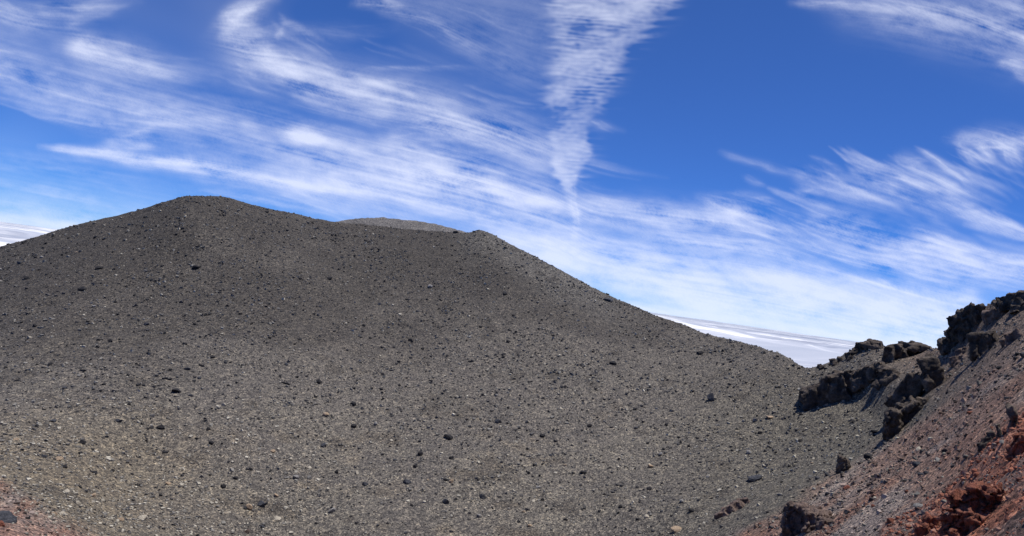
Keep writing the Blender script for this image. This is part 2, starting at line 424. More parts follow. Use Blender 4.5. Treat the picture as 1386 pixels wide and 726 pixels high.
# ------------------------------------------------------------------ cirrus: a thin shell of ice cloud high above
def cirrus():
    step = 1.5
    X0_, X1_, Y0_, Y1_ = -110, 1500, -90, 512
    xs = np.arange(X0_, X1_, step); ys = np.arange(Y0_, Y1_, step)
    nx, ny = len(xs), len(ys)
    XX, YY = np.meshgrid(xs, ys)                       # (ny,nx)
    kx = np.fft.fftfreq(nx)[None] / step; ky = np.fft.fftfreq(ny)[:, None] / step
    def blur(a, s): return np.fft.ifft2(np.fft.fft2(a) * np.exp(-2 * (math.pi * s) ** 2 * (kx ** 2 + ky ** 2))).real
    def fnoise(lx, ly, seed, ang=0.0):
        r = np.random.default_rng(seed).standard_normal((ny, nx))
        c, s = math.cos(ang), math.sin(ang)
        u = kx * c + ky * s; v = -kx * s + ky * c
        g = np.exp(-((u * lx) ** 2 + (v * ly) ** 2) * 2)
        o = np.fft.ifft2(np.fft.fft2(r) * g).real
        return o / o.std()
    wx = 4.5 * fnoise(110, 50, 1) + 0.8 * fnoise(24, 12, 2)
    wy = 2.4 * fnoise(120, 50, 3) + 0.6 * fnoise(30, 12, 4)
    XW, YW = XX + wx, YY + wy
    cov = np.zeros((ny, nx)); fx = np.full((ny, nx), 0.02); fy = np.full((ny, nx), 0.004)
    rs = np.random.default_rng(404)
    def one(p, w, d, taper=True, flow=True):
        mrg = w * 5 + 26
        i0 = max(0, int((p[:, 1].min() - mrg - Y0_) / step)); i1 = min(ny, int((p[:, 1].max() + mrg - Y0_) / step) + 1)
        j0 = max(0, int((p[:, 0].min() - mrg - X0_) / step)); j1 = min(nx, int((p[:, 0].max() + mrg - X0_) / step) + 1)
        if i1 <= i0 or j1 <= j0: return
        sl = (slice(i0, i1), slice(j0, j1)); xw, yw = XW[sl], YW[sl]
        seg = p[1:] - p[:-1]; L = np.hypot(seg[:, 0], seg[:, 1]) + 1e-9; tot = L.sum(); acc = 0
        best = np.full(xw.shape, 1e9); bt = np.zeros(xw.shape); bx = np.zeros(xw.shape); by = np.zeros(xw.shape)
        for (s, l, q) in zip(seg, L, p[:-1]):
            t = np.clip(((xw - q[0]) * s[0] + (yw - q[1]) * s[1]) / l ** 2, 0, 1)
            dd = np.hypot(xw - q[0] - t * s[0], yw - q[1] - t * s[1])
            k = dd < best
            best = np.where(k, dd, best); bt = np.where(k, (acc + t * l) / tot, bt); bx = np.where(k, s[0] / l, bx); by = np.where(k, s[1] / l, by)
            acc += l
        ww = w * (0.45 + 0.55 * np.sin(np.clip(bt * 0.9 + 0.05, 0, 1) * math.pi)) if taper else w
        end = np.minimum(sstep(-0.02, 0.16, bt) + 0.25, 1.0) * (1 - 0.8 * sstep(0.5, 1.0, bt)) if taper else 1.0
        g = np.exp(-(best / ww) ** 2 * 0.9) * d * 0.86 * end
        cov[sl] += g * (1 - 0.55 * np.clip(cov[sl], 0, 1))
        if flow:
            gw = np.exp(-(best / (ww * 2.2)) ** 2) * d
            fx[sl] += gw * bx; fy[sl] += gw * by
    def stroke(pts, w, d, taper=True):
        p = np.array(pts, float)
        # resample, then draw a soft body and a bundle of thin fibres
        L = np.concatenate([[0], np.cumsum(np.hypot(*(p[1:] - p[:-1]).T))])
        u = np.linspace(0, L[-1], max(4, int(L[-1] / 28)))
        q = np.stack([np.interp(u, L, p[:, 0]), np.interp(u, L, p[:, 1])], 1)
        for _ in range(2): q[1:-1] = 0.25 * q[:-2] + 0.5 * q[1:-1] + 0.25 * q[2:]
        one(q, w * 1.3, d * 0.60, taper)
        tg = np.gradient(q, axis=0); tg /= np.hypot(tg[:, 0], tg[:, 1])[:, None] + 1e-9
        nr = np.stack([-tg[:, 1], tg[:, 0]], 1)
        nf = int(np.clip(w * 0.7, 4, 9)); m = len(q)
        for k in range(nf):
            a0 = rs.uniform(0, 0.45); a1 = rs.uniform(max(0.55, a0 + 0.3), 1.0)
            ii = np.linspace(a0 * (m - 1), a1 * (m - 1), max(3, int(m * (a1 - a0))))
            off = rs.normal(0, 0.62) * w + (rs.normal(0, 0.35) * w) * np.linspace(-1, 1, len(ii))
            c = np.stack([np.interp(ii, np.arange(m), q[:, 0] + 0), np.interp(ii, np.arange(m), q[:, 1])], 1)
            n_ = np.stack([np.interp(ii, np.arange(m), nr[:, 0]), np.interp(ii, np.arange(m), nr[:, 1])], 1)
            one(c + n_ * off[:, None], max(1.5, w * rs.uniform(0.12, 0.34)), d * rs.uniform(0.12, 0.36), True, False)
    def poly(pts, d, s, warp=True):
        p = np.array(pts, float); xw, yw = (XW, YW) if warp else (XX, YY)
        ins = np.zeros((ny, nx), bool)
        for k in range(len(p)):
            x1, y1 = p[k]; x2, y2 = p[(k + 1) % len(p)]
            if y1 == y2: continue
            c = ((yw < y1) != (yw < y2)) & (xw < (x2 - x1) * (yw - y1) / (y2 - y1) + x1)
            ins ^= c
        return blur(ins.astype(float), s) * d
    S = stroke
    # upper left
    S([(-60, -5), (0, 18), (30, 33), (62, 42), (105, 38)], 13, .42); S([(40, 14), (90, 16), (130, 12), (190, -4)], 12, .34); S([(85, 35), (120, 22)], 8, .2)
    S([(85, 62), (118, 64), (170, 80), (230, 92), (290, 104)], 17, .5); S([(105, 58), (118, 66), (140, 76)], 10, .4); S([(150, 90), (200, 94), (270, 108)], 7, .3)
    S([(-80, 60), (0, 85), (60, 105), (160, 132), (260, 165), (360, 195), (450, 225), (540, 250)], 28, .30, False); S([(-60, 72), (0, 84), (40, 92)], 14, .4)
    S([(-60, 100), (20, 110), (90, 135), (170, 155)], 9, .25)
    S([(55, 197), (80, 200), (130, 207), (180, 216), (250, 222), (330, 236), (430, 250), (520, 264)], 7.5, .68); S([(150, 212), (200, 220), (280, 226), (360, 240)], 5, .35)
    S([(138, 196), (165, 186), (190, 178), (218, 171)], 7, .32); S([(170, 204), (195, 200), (225, 196)], 5, .25)
    S([(30, 146), (110, 158), (200, 172)], 7, .2); S([(40, 155), (120, 166), (180, 176)], 3, .2)
    S([(-40, 240), (10, 249), (60, 260), (120, 270), (200, 286)], 6, .22); S([(-40, 205), (60, 218), (150, 236), (240, 250)], 16, .12)
    S([(270, 262), (340, 272), (400, 282), (480, 296)], 5, .36); S([(350, 246), (420, 268), (480, 288)], 10, .34); S([(250, 245), (330, 252), (400, 262)], 8, .2)
    # centre left
    S([(297, 34), (312, 26), (335, 14), (375, 2)], 11, .55); S([(305, 30), (318, 45), (340, 42), (365, 20)], 8, .35); S([(303, 40), (322, 62), (352, 72), (382, 60), (394, 38)], 14, .42)
    S([(384, 58), (391, 36)], 4, .35); S([(370, 78), (372, 62)], 5, .35); S([(325, 66), (345, 85), (375, 80)], 12, .3)
    S([(335, 82), (375, 88), (430, 106), (480, 117), (540, 129), (600, 150), (660, 175), (735, 208)], 21, .58, False); S([(350, 78), (375, 85), (400, 100), (450, 110)], 9, .42)
    S([(390, 118), (420, 138), (480, 152), (560, 160), (640, 172)], 8, .38); S([(460, 103), (520, 108), (600, 110)], 4, .18); S([(500, 92), (560, 90), (640, 92)], 2.5, .18)
    S([(395, 40), (450, 50), (540, 42)], 8, .12)
    S([(372, 180), (400, 185), (432, 189)], 9, .75); S([(430, 188), (460, 198), (500, 206)], 5, .3); S([(395, 205), (430, 210), (470, 218)], 4, .3)
    S([(517, 186), (540, 176), (580, 178), (640, 192), (720, 215)], 13, .40); S([(516, 190), (535, 208), (580, 214), (640, 220)], 10, .38); S([(560, 160), (640, 175), (700, 198), (740, 225)], 12, .35)
    S([(430, 192), (480, 208), (540, 224), (610, 240), (680, 260), (740, 276), (800, 288), (880, 298), (990, 305)], 14, .62, False); S([(490, 220), (560, 232), (640, 250), (700, 266)], 9, .4)
    S([(430, 238), (500, 252), (560, 268), (640, 286), (720, 306)], 10, .5); S([(520, 240), (600, 258), (680, 282), (760, 306)], 8, .42); S([(440, 226), (520, 240), (600, 262)], 5, .3)
    S([(600, 285), (700, 300), (800, 325), (900, 345)], 9, .30)
    # top centre
    S([(478, 7), (505, 6), (530, 4), (560, 8)], 6, .5); S([(500, 8), (560, 20), (605, 40), (640, 62), (690, 100)], 9, .26)
    S([(796, 160), (815, 168), (842, 179)], 5, .2)
    S([(768, 240), (770, 268), (777, 292), (788, 330)], 6, .75); S([(760, 305), (790, 318), (840, 330)], 4, .25)
    S([(780, 272), (860, 283), (930, 297), (988, 300)], 13, .6); S([(930, 292), (962, 298), (985, 304)], 8, .4)
    S([(850, 310), (920, 322), (1000, 335), (1080, 350), (1170, 380)], 6, .55); S([(850, 322), (940, 336), (1030, 348)], 8, .35)
    S([(948, 272), (985, 276), (1010, 292), (1050, 315), (1110, 338)], 10, .5); S([(950, 280), (1000, 290), (1030, 300)], 8, .35); S([(985, 266), (1030, 270), (1072, 286)], 6, .35)
    S([(975, 205), (1020, 222), (1060, 234), (1110, 240)], 4, .22); S([(1040, 256), (1080, 268), (1140, 290), (1200, 306)], 4, .4); S([(1000, 240), (1040, 256)], 4, .15)
    S([(1072, 228), (1092, 248), (1125, 258), (1180, 275), (1240, 290)], 11, .42); S([(1078, 262), (1095, 258), (1120, 250)], 6, .3)
    S([(1140, 200), (1155, 218), (1175, 226), (1200, 232)], 3, .32); S([(1095, 212), (1120, 222), (1140, 230)], 3, .22)
    S([(1150, 232), (1190, 228), (1230, 240), (1270, 262)], 8, .28); S([(1205, 218), (1232, 214), (1255, 226)], 7, .4); S([(1245, 205), (1258, 222), (1285, 240), (1320, 256)], 6, .48)
    S([(1216, 244), (1232, 256), (1260, 264)], 3, .4)
    S([(1240, 248), (1280, 270), (1330, 298), (1386, 318), (1450, 335)], 6, .62); S([(1262, 252), (1300, 278), (1350, 300), (1420, 320)], 4, .45); S([(1180, 240), (1250, 275), (1340, 305)], 9, .25)
    S([(1288, 186), (1320, 186), (1345, 180), (1386, 196), (1450, 205)], 10, .62); S([(1330, 190), (1345, 210), (1350, 230)], 7, .36); S([(1360, 195), (1378, 212), (1386, 235)], 8, .4); S([(1300, 190), (1315, 215), (1325, 240)], 5, .25)
    S([(1346, 286), (1368, 302), (1400, 322)], 3, .42)
    S([(1110, 302), (1160, 318), (1220, 332), (1290, 342), (1340, 358), (1430, 378)], 15, .62, False); S([(1110, 304), (1150, 312), (1185, 328)], 4, .55); S([(1245, 322), (1290, 340), (1330, 356)], 8, .35)
    S([(1080, 330), (1150, 346), (1230, 362), (1290, 376), (1350, 388)], 6, .6); S([(1330, 342), (1370, 352), (1430, 362)], 7, .45); S([(1230, 308), (1260, 322), (1300, 330)], 5, .3)
    S([(1160, 372), (1190, 388), (1260, 410)], 4, .35); S([(1180, 374), (1195, 385), (1215, 392)], 2, .35)
    # top right
    S([(1070, 4), (1100, 6), (1150, 4), (1200, 8)], 8, .42); S([(1150, 4), (1220, 14), (1300, 30), (1386, 60), (1450, 85)], 24, .2, False); S([(1225, 6), (1265, 14), (1300, 24)], 5, .4)
    S([(1280, 2), (1330, 26), (1386, 54), (1440, 80)], 6, .38); S([(1340, -10), (1386, 10), (1450, 30)], 8, .3); S([(1352, 88), (1372, 88), (1410, 94)], 5, .6); S([(1372, 98), (1386, 106), (1420, 118)], 5, .3)
    # feathery fans at the right
    for (xa, xb, ya, yb, la, lb, sl, hk, n_, d_) in ((1120, 1300, 205, 262, 70, 150, 0.42, -10, 34, .20), (1070, 1160, 228, 262, 60, 130, 0.36, -6, 14, .20), (950, 1080, 268, 320, 60, 140, 0.33, -4, 22, .20),
            (1290, 1400, 182, 205, 25, 60, 0.9, 0, 18, .22), (1090, 1330, 300, 372, 80, 170, 0.24, -4, 34, .22), (850, 1000, 300, 340, 70, 160, 0.20, 0, 18, .18), (420, 720, 190, 300, 70, 190, 0.24, 0, 46, .16),
            (60, 260, 148, 180, 60, 150, 0.10, 0, 10, .10), (-60, 330, 70, 170, 80, 200, 0.27, 0, 26, .07), (300, 420, 20, 110, 30, 80, 0.5, -6, 16, .16), (380, 660, 105, 180, 70, 170, 0.24, 0, 26, .15), (1160, 1400, -20, 30, 90, 170, 0.42, 0, 22, .12), (500, 660, 5, 70, 60, 130, 0.42, 0, 12, .07)):
        for _ in range(n_):
            x, y, l_ = rs.uniform(xa, xb), rs.uniform(ya, yb), rs.uniform(la, lb)
            t_ = np.linspace(0, 1, 6); s_ = sl * rs.uniform(0.75, 1.25)
            one(np.stack([x + l_ * t_, y + l_ * s_ * t_ + hk * np.exp(-t_ * 7) + rs.uniform(-6, 6) * t_ * (1 - t_) * 2], 1), rs.uniform(1.2, 5.0), d_ * rs.uniform(0.3, 1.1), True, False)
    # thicker cores
    cov += poly([(366, 176), (400, 172), (440, 186), (430, 196), (390, 194)], .55, 5); cov += poly([(95, 48), (120, 46), (150, 68), (190, 84), (150, 92), (108, 80)], .32, 8)
    cov += poly([(530, 212), (600, 222), (690, 254), (760, 278), (690, 276), (600, 258), (540, 236)], .42, 8); cov += poly([(300, 30), (330, 12), (345, 20), (325, 40), (345, 62), (320, 60)], .25, 6)
    cov += poly([(345, 72), (390, 84), (460, 104), (540, 122), (470, 132), (400, 120), (360, 96)], .28, 7); cov += poly([(1180, 328), (1290, 338), (1386, 366), (1386, 380), (1290, 366), (1200, 350)], .28, 8)
    cov += poly([(140, 196), (185, 182), (214, 171), (200, 186), (212, 198), (180, 206)], .22, 4); cov += poly([(800, 286), (900, 296), (985, 300), (930, 312), (850, 304)], .22, 6)
    cov += poly([(62, 196), (130, 203), (215, 214), (330, 234), (440, 252), (520, 266), (430, 258), (320, 245), (205, 227), (130, 213)], .50, 3.2)
    cov -= poly([(-80, 130), (40, 150), (120, 188), (60, 192), (-80, 180)], .12, 12)
    # broad veils
    cov += poly([(330, 180), (520, 195), (640, 230), (780, 275), (900, 335), (760, 330), (640, 315), (460, 292), (390, 250)], .16, 15)
    cov += poly([(500, -60), (760, -60), (752, 120), (700, 118), (640, 92), (600, 40), (540, 15)], .10, 14)
    cov += poly([(640, 310), (760, 322), (860, 338), (960, 352), (1060, 366), (1150, 384), (1240, 392), (1320, 396), (1320, 440), (1270, 470), (1150, 446), (1000, 424), (860, 400), (700, 350)], .74, 9)
    cov += poly([(1120, -60), (1500, -60), (1500, 100), (1386, 95), (1280, 62), (1200, 35)], .17, 18)
    cov += poly([(960, 290), (1100, 300), (1400, 350), (1400, 400), (1200, 395), (1000, 350)], .10, 14)
    cov += poly([(-110, 90), (100, 120), (300, 160), (480, 230), (500, 290), (300, 235), (100, 165), (-110, 130)], .12, 14)
    cov = np.maximum(cov, 0)
    low = sstep(-130, 10, YY - (363 + 30 + math.tan(ROLL) * (XX - CX)))
    cov += 0.14 * low + 0.30 * sstep(-40, 0, YY - (363 + 30 + math.tan(ROLL) * (XX - CX)))  # low haze above the horizon, painted in as extra cloud cover
    # filaments: line integral convolution of noise along the flow of the strokes
    fx, fy = blur(fx, 14), blur(fy, 14)
    l = np.hypot(fx, fy) + 1e-6; fx /= l; fy /= l
    def lic(src, n, ds):
        acc = src.copy()
        for sg in (1, -1):
            px, py = np.meshgrid(np.arange(nx, dtype=float), np.arange(ny, dtype=float))
            for k in range(n):
                ix = np.clip(px.astype(int), 0, nx - 1); iy = np.clip(py.astype(int), 0, ny - 1)
                px = px + sg * fx[iy, ix] * ds; py = py + sg * fy[iy, ix] * ds
                acc += src[np.clip(py.astype(int), 0, ny - 1), np.clip(px.astype(int), 0, nx - 1)]
        acc -= acc.mean(); return acc / acc.std()
    f1 = lic(fnoise(1.3, 1.3, 11), 75, 1.3); f2 = lic(fnoise(5.0, 5.0, 12), 60, 1.9); f3 = fnoise(46, 16, 13, 0.2); f4 = fnoise(14, 5, 14, 0.2); f5 = fnoise(110, 34, 16, 0.3)
    tex = 0.17 * f1 + 0.12 * f2 + 0.30 * f3 + 0.16 * f4 + 0.30 * f5
    dens = cov * np.clip(1 + 0.62 * tex, 0.1, 2.2) + 0.12 * np.clip(cov, 0, 0.5) * tex
    veil = np.clip(0.02 + 0.025 * fnoise(150, 50, 15, 0.25), 0, 1) * sstep(800, 400, XX) + 0.01
    dens = dens + veil
    dens = dens + 0.7 * sstep(0.010, -0.001, pix_dir(XX, YY)[..., 2] / np.linalg.norm(pix_dir(XX, YY), axis=-1))  # denser strip of painted haze right along the horizon
    dens = dens + poly([(690, 322), (860, 345), (1060, 372), (1240, 400), (1330, 405), (1270, 475), (1150, 462), (1000, 440), (860, 412), (740, 370)], .42, 16)  # smooth whitish haze right of centre, painted in as cover
    # rippled altocumulus column
    PLY = [(752, -60), (925, -60), (900, 15), (872, 40), (850, 75), (826, 120), (812, 160), (796, 203), (779, 236), (771, 264), (768, 292), (763, 268), (752, 232), (743, 195), (736, 160), (737, 130), (748, 80), (752, 30)]
    wl = sstep(110, 230, YY)
    pc = poly(PLY, 1.0, 9.0) * (1 - wl) + poly(PLY, 1.0, 3.2) * wl
    # the right-hand fringe trails off in level tatters
    pc = np.maximum(pc, poly([(x + 9, y) for x, y in PLY], 1.0, 9) * 0.16 * np.clip(0.5 + 0.55 * fnoise(46, 3.2, 27), 0, 1.3))
    wr = 0.28 * fnoise(46, 14, 21) + 0.10 * fnoise(16, 8, 22)
    per = 6.4
    rip = np.sin(2 * math.pi * (YY / per - 0.10 * (XX - 760) / per + wr))
    puff = fnoise(17, 2.6, 23, -0.06) * 0.55 + fnoise(30, 6, 24, -0.06) * 0.5
    edge = np.clip(pc + (pc * (1 - pc) * 4) * 0.22 * fnoise(40, 6, 25) + 0.16 * (pc * (1 - pc) * 4) * fnoise(60, 26, 30), 0, 1.2)
    bright = 0.33 + 0.14 * sstep(60, 0, YY) * sstep(740, 850, XX) + 0.14 * sstep(140, 250, YY) + 0.12 * fnoise(40, 22, 26)
    colm = edge * np.clip(bright + 0.07 * rip * np.clip(0.8 + 0.5 * fnoise(50, 30, 29), 0, 2) + 0.045 * puff + 0.05 * fnoise(8, 5, 28), 0.04, 1.2)
    dens = dens * (1 - 0.5 * np.clip(edge, 0, 1)) + colm
    dens = np.clip(dens, 0, 1.6)
    alpha = 1 - np.exp(-0.88 * dens)
    # fade out towards the rim of the patch
    alpha *= sstep(X0_, X0_ + 60, XX) * sstep(X1_, X1_ - 60, XX) * sstep(Y0_, Y0_ + 50, YY)
    d = pix_dir(XX, YY); d /= np.linalg.norm(d, axis=-1, keepdims=True)
    elev = d[..., 2]
    alpha *= sstep(-0.006, -0.003, elev)
    RE, HC = 6371000.0, 8000.0                        # a level layer eight kilometres up, following the curve of the earth
    ec = np.maximum(elev, -0.006)
    dist = -RE * ec + np.sqrt((RE * ec) ** 2 + 2 * RE * HC + HC * HC)
    P = (d * dist[..., None]).reshape(-1, 3)
    Fc = grid_faces(ny, nx)
    am = alpha.ravel()
    keep = (am[Fc].max(1) > 0.006) & (elev.ravel()[Fc].min(1) > -0.0055)
    # leave out what the mountain hides anyway
    sx = SIL[:, 0]; sy = SIL[:, 1]
    hid = (YY > np.interp(XX, sx, sy) + 70).ravel()
    keep &= ~hid[Fc].all(1)
    Fc = Fc[keep]
    used = np.zeros(len(P), bool); used[Fc.ravel()] = True
    idx = np.cumsum(used) - 1
    P = P[used]; Fc = idx[Fc]; am = am[used]
    m = bpy.data.materials.new('cirrus'); m.use_nodes = True
    nt = m.node_tree; nt.nodes.clear()
    out = nt.nodes.new('ShaderNodeOutputMaterial'); mix = nt.nodes.new('ShaderNodeMixShader')
    tr = nt.nodes.new('ShaderNodeBsdfTransparent'); tl = nt.nodes.new('ShaderNodeBsdfTranslucent')
    tl.inputs['Color'].default_value = (0.64, 0.67, 0.72, 1)
    nv = nt.nodes.new('ShaderNodeCombineXYZ'); nv.inputs[2].default_value = -1.0
    nt.links.new(nv.outputs[0], tl.inputs['Normal'])
    at = nt.nodes.new('ShaderNodeAttribute'); at.attribute_name = 'cover'
    nt.links.new(at.outputs['Fac'], mix.inputs[0]); nt.links.new(tr.outputs[0], mix.inputs[1]); nt.links.new(tl.outputs[0], mix.inputs[2])
    nt.links.new(mix.outputs[0], out.inputs[0])
    me = np_mesh('cirrus_clouds', P, Fc, m, smooth=True)
    a = me.attributes.new('cover', 'FLOAT', 'POINT'); a.data.foreach_set('value', am.astype(np.float32))
    o = link('cirrus_clouds', me)
    tag(o, 'wispy white cirrus streaks and a rippled cloud column across the blue sky', None, None, 'stuff')
cirrus()

# ------------------------------------------------------------------ lava outcrops: rough rock masses standing in the slope
def box_verts(jit, seed):
    r = np.random.default_rng(seed)
    v = np.array([(x, y, z) for x in (-1, 1) for y in (-1, 1) for z in (-1, 1)], float)
    v[v[:, 2] > 0, :2] *= 0.72
    return v * (1 + jit * r.uniform(-1, 1, v.shape))
BOXF = np.array([(0, 1, 3, 2), (4, 6, 7, 5), (0, 4, 5, 1), (2, 3, 7, 6), (0, 2, 6, 4), (1, 5, 7, 3)])

def outcrop(name, label, mat, blocks, rough=0.35, voxel=0.2, cat='outcrop', base_r=None, group=None, freq=0.5, near=0.0):
    """blocks: (pixel x, y of the block's centre, half width and half height in pixels, half depth in metres, lean in degrees)"""
    pts, faces, n = [], [], 0
    anchor = None
    for k, bl in enumerate(blocks):
        px, py, hw, hh, dep, lean = bl[:6]
        if base_r is None or len(bl) > 6:
            r = bl[6] if len(bl) > 6 else ground_at_pixel(px, py + hh * 0.8)[1] - near
        else: r = base_r
        d = pix_dir(px, py); d = d / np.hypot(d[0], d[1]); c = d * r
        s = r / F_PX / 0.95
        rad = np.array([d[0], d[1], 0]); tan = np.array([d[1], -d[0], 0]); up = np.array([0, 0, 1.0])
        tan = tan * math.cos(ROLL) + up * math.sin(ROLL); upv = np.cross(tan, rad); upv /= np.linalg.norm(upv)
        la = R(lean); t2 = tan * math.cos(la) + upv * math.sin(la); u2 = -tan * math.sin(la) + upv * math.cos(la)
        v = box_verts(0.28, hash(name) % 1 + k + len(name) * 31 + int(px))
        w = c + rad * dep * 0.55 + (v[:, :1] * hw * s) * t2 + (v[:, 1:2] * dep) * rad + (v[:, 2:] * hh * s) * u2
        if anchor is None: anchor = c.copy()
        pts.append(w); faces.append(BOXF + n); n += 8
    P = np.vstack(pts); Fs = np.vstack(faces)
    org = np.array([P[:, 0].mean(), P[:, 1].mean(), P[:, 2].min()])
    me = np_mesh('tmp', P - org, Fs)
    bm = bmesh.new(); bm.from_mesh(me); bmesh.ops.recalc_face_normals(bm, faces=bm.faces); bm.to_mesh(me); bm.free()
    o = bpy.data.objects.new('tmp', me); C.objects.link(o)
    mod = o.modifiers.new('r', 'REMESH'); mod.mode = 'VOXEL'; mod.voxel_size = voxel
    dg = bpy.context.evaluated_depsgraph_get()
    em = bpy.data.meshes.new_from_object(o.evaluated_get(dg))
    bpy.data.objects.remove(o); bpy.data.meshes.remove(me)
    bm = bmesh.new(); bm.from_mesh(em)                    # one continuous rock: drop loose crumbs
    seen = set(); best = []
    for v0 in bm.verts:
        if v0 in seen: continue
        st_, isl = [v0], []; seen.add(v0)
        while st_:
            q = st_.pop(); isl.append(q)
            for e in q.link_edges:
                o2 = e.other_vert(q)
                if o2 not in seen: seen.add(o2); st_.append(o2)
        if len(isl) > len(best): best = isl
    keepv = set(best)
    bmesh.ops.delete(bm, geom=[q for q in bm.verts if q not in keepv], context='VERTS')
    bm.to_mesh(em); bm.free()
    nv = len(em.vertices)
    co = np.empty(nv * 3); em.vertices.foreach_get('co', co); co = co.reshape(-1, 3)
    no = np.empty(nv * 3, np.float32); em.vertices.foreach_get('normal', no); no = no.reshape(-1, 3).astype(float)
    w = co + org
    ridged = 1 - 2 * np.abs(fbm(w * freq, 4, 81))
    strata = fbm(np.stack([w[:, 0] * 0.25, w[:, 1] * 0.25, w[:, 2] * 1.5], -1) * freq * 2, 3, 83)
    wq = (w + 0.25 / freq * np.stack([fbm(w * freq, 2, 90), fbm(w * freq, 2, 91), fbm(w * freq, 2, 92)], -1)) * freq * np.array([1.5, 1.5, 0.9])
    c1, c2, ci = cellular(wq, 5); e1, e2, ei = cellular(wq * 2.6, 15)
    joint = -0.5 * sstep(0.14, 0.0, c2 - c1) - 0.22 * sstep(0.16, 0.0, e2 - e1)
    disp = rough * (0.7 * fbm(w * freq * 0.8, 3, 80) + 0.3 * ridged - 0.25 + 0.25 * strata + 0.8 * (ci - 0.5) + 0.2 * (ei - 0.5) + 0.8 * joint + 0.12 * fbm(w * freq * 5, 2, 85))
    co = co + no * disp[:, None]
    co += rough * 0.1 * np.stack([fbm(w * freq * 3, 2, 86), fbm(w * freq * 3, 2, 87), fbm(w * freq * 3, 2, 88)], -1)
    em.vertices.foreach_set('co', co.astype(np.float32).ravel())
    em.polygons.foreach_set('use_smooth', np.ones(len(em.polygons), bool))
    em.materials.clear(); em.materials.append(mat); em.name = name; em.update()
    ob = bpy.data.objects.new(name, em); C.objects.link(ob); ob.location = org
    return tag(ob, label, cat, group)

outcrop('lava_ledge', 'long black overhanging lava ledge low on the far wall right of the saddle', M_LAVA,
    [(1097, 541, 12, 11, 1.6, 20), (1111, 535, 13, 14, 1.8, 18), (1130, 529, 15, 17, 1.9, 20), (1148, 521, 17, 15, 2.0, 22), (1168, 513, 17, 13, 2.0, 24),
     (1185, 504, 14, 9, 1.8, 20), (1200, 507, 12, 7, 1.4, 20), (1195, 515, 14, 4, 1.2, 15), (1207, 512, 10, 4, 1.1, 15), (1190, 521, 5, 6, 0.9, 10), (1088, 541, 6, 4, 0.8, 0)], rough=0.5, voxel=0.17, cat='rock outcrop')
outcrop('lava_crest', 'dark lava cap along the ridge crest directly above the leaning fin', M_LAVA,
    [(1203, 481, 8, 12, 2, 0), (1214, 478, 11, 10, 2.2, 0), (1229, 474, 12, 8, 2.4, -3), (1246, 472, 12, 5, 2.2, -8)], rough=0.45, voxel=0.16, cat='rock outcrop')
outcrop('lava_fin', 'tall dark lava fin leaning down to the left below the ridge crest', M_LAVA,
    [(1249, 488, 14, 16, 1.9, -15), (1241, 507, 17, 19, 1.7, -24), (1230, 529, 12, 21, 1.4, -30), (1220, 551, 6, 11, 0.9, -28), (1263, 506, 12, 20, 1.7, 18), (1273, 526, 9, 11, 1.4, 22),
     (1254, 528, 12, 13, 1.3, -25), (1262, 482, 10, 10, 1.4, 20)], rough=0.42, voxel=0.14, cat='rock outcrop', near=1.6)
outcrop('lava_buttress', 'squat lumpy lava buttress with a black left side at the foot of the fin', M_LAVA,
    [(1210, 577, 9, 17, 1.2, -4), (1222, 566, 11, 14, 1.4, -8), (1237, 555, 10, 10, 1.2, -20), (1230, 578, 11, 12, 1.2, -10), (1243, 566, 9, 9, 1, -20), (1248, 546, 7, 6, 0.9, -10)], rough=0.4, voxel=0.10, cat='rock outcrop', freq=0.8)
outcrop('lava_crag', 'largest jagged black lava crag on the right ridge skyline', M_LAVA,
    [(1284, 467, 9, 8, 1.3, 20), (1294, 456, 11, 12, 1.5, 25), (1306, 444, 12, 15, 1.6, 30), (1316, 430, 12, 14, 1.6, 30), (1327, 425, 8, 10, 1.3, 20),
     (1312, 453, 12, 12, 1.5, 20), (1327, 441, 9, 12, 1.3, 0)], rough=0.48, voxel=0.13, cat='rock outcrop', freq=0.7, near=0.8)
outcrop('lava_pillar', 'short dark lava pillar directly below the large skyline crag', M_LAVA,
    [(1328, 470, 11, 13, 1.1, 10), (1332, 484, 10, 14, 1.1, 0), (1342, 462, 8, 10, 1, 10), (1322, 490, 7, 8, 0.9, 0)], rough=0.34, voxel=0.11, cat='rock outcrop')
outcrop('skyline_boss', 'low dark rock boss on the ridge top at the right edge of the photo', M_LAVA,
    [(1372, 409, 17, 8, 1.5, 12), (1392, 405, 16, 9, 1.5, 5), (1382, 416, 12, 6, 1, 10), (1358, 413, 10, 6, 1.2, 15)], rough=0.36, voxel=0.12, cat='rock outcrop')
outcrop('crest_knob', 'small knobbly crag at the top of the ridge step above the saddle', M_LAVA,
    [(1163, 470, 5, 6, 0.9, 0), (1172, 470, 9, 6, 1.2, 10), (1183, 468, 11, 5, 1.4, 0), (1157, 476, 4, 4, 0.7, 0)], rough=0.32, voxel=0.12, cat='rock outcrop')
for k, (x, y, w, h, lb) in enumerate([(1148, 483, 4, 4, 'uppermost of four little dark knobs stepping down the ridge towards the saddle'),
        (1137, 487, 3, 3, 'second knob from the top of the little row above the saddle'), (1127, 490, 4, 3.5, 'third knob down the little row above the saddle'),
        (1110, 496, 3.5, 3, 'lowest little dark knob beside the bottom of the saddle')]):
    outcrop('rock_knob', lb, M_LAVA, [(x, y, w, h, 0.6, 10), (x + 3, y + 2, w, h * .8, 0.6, -10)], rough=0.2, voxel=0.09, cat='rock outcrop', group='little knobs along the ridge step')
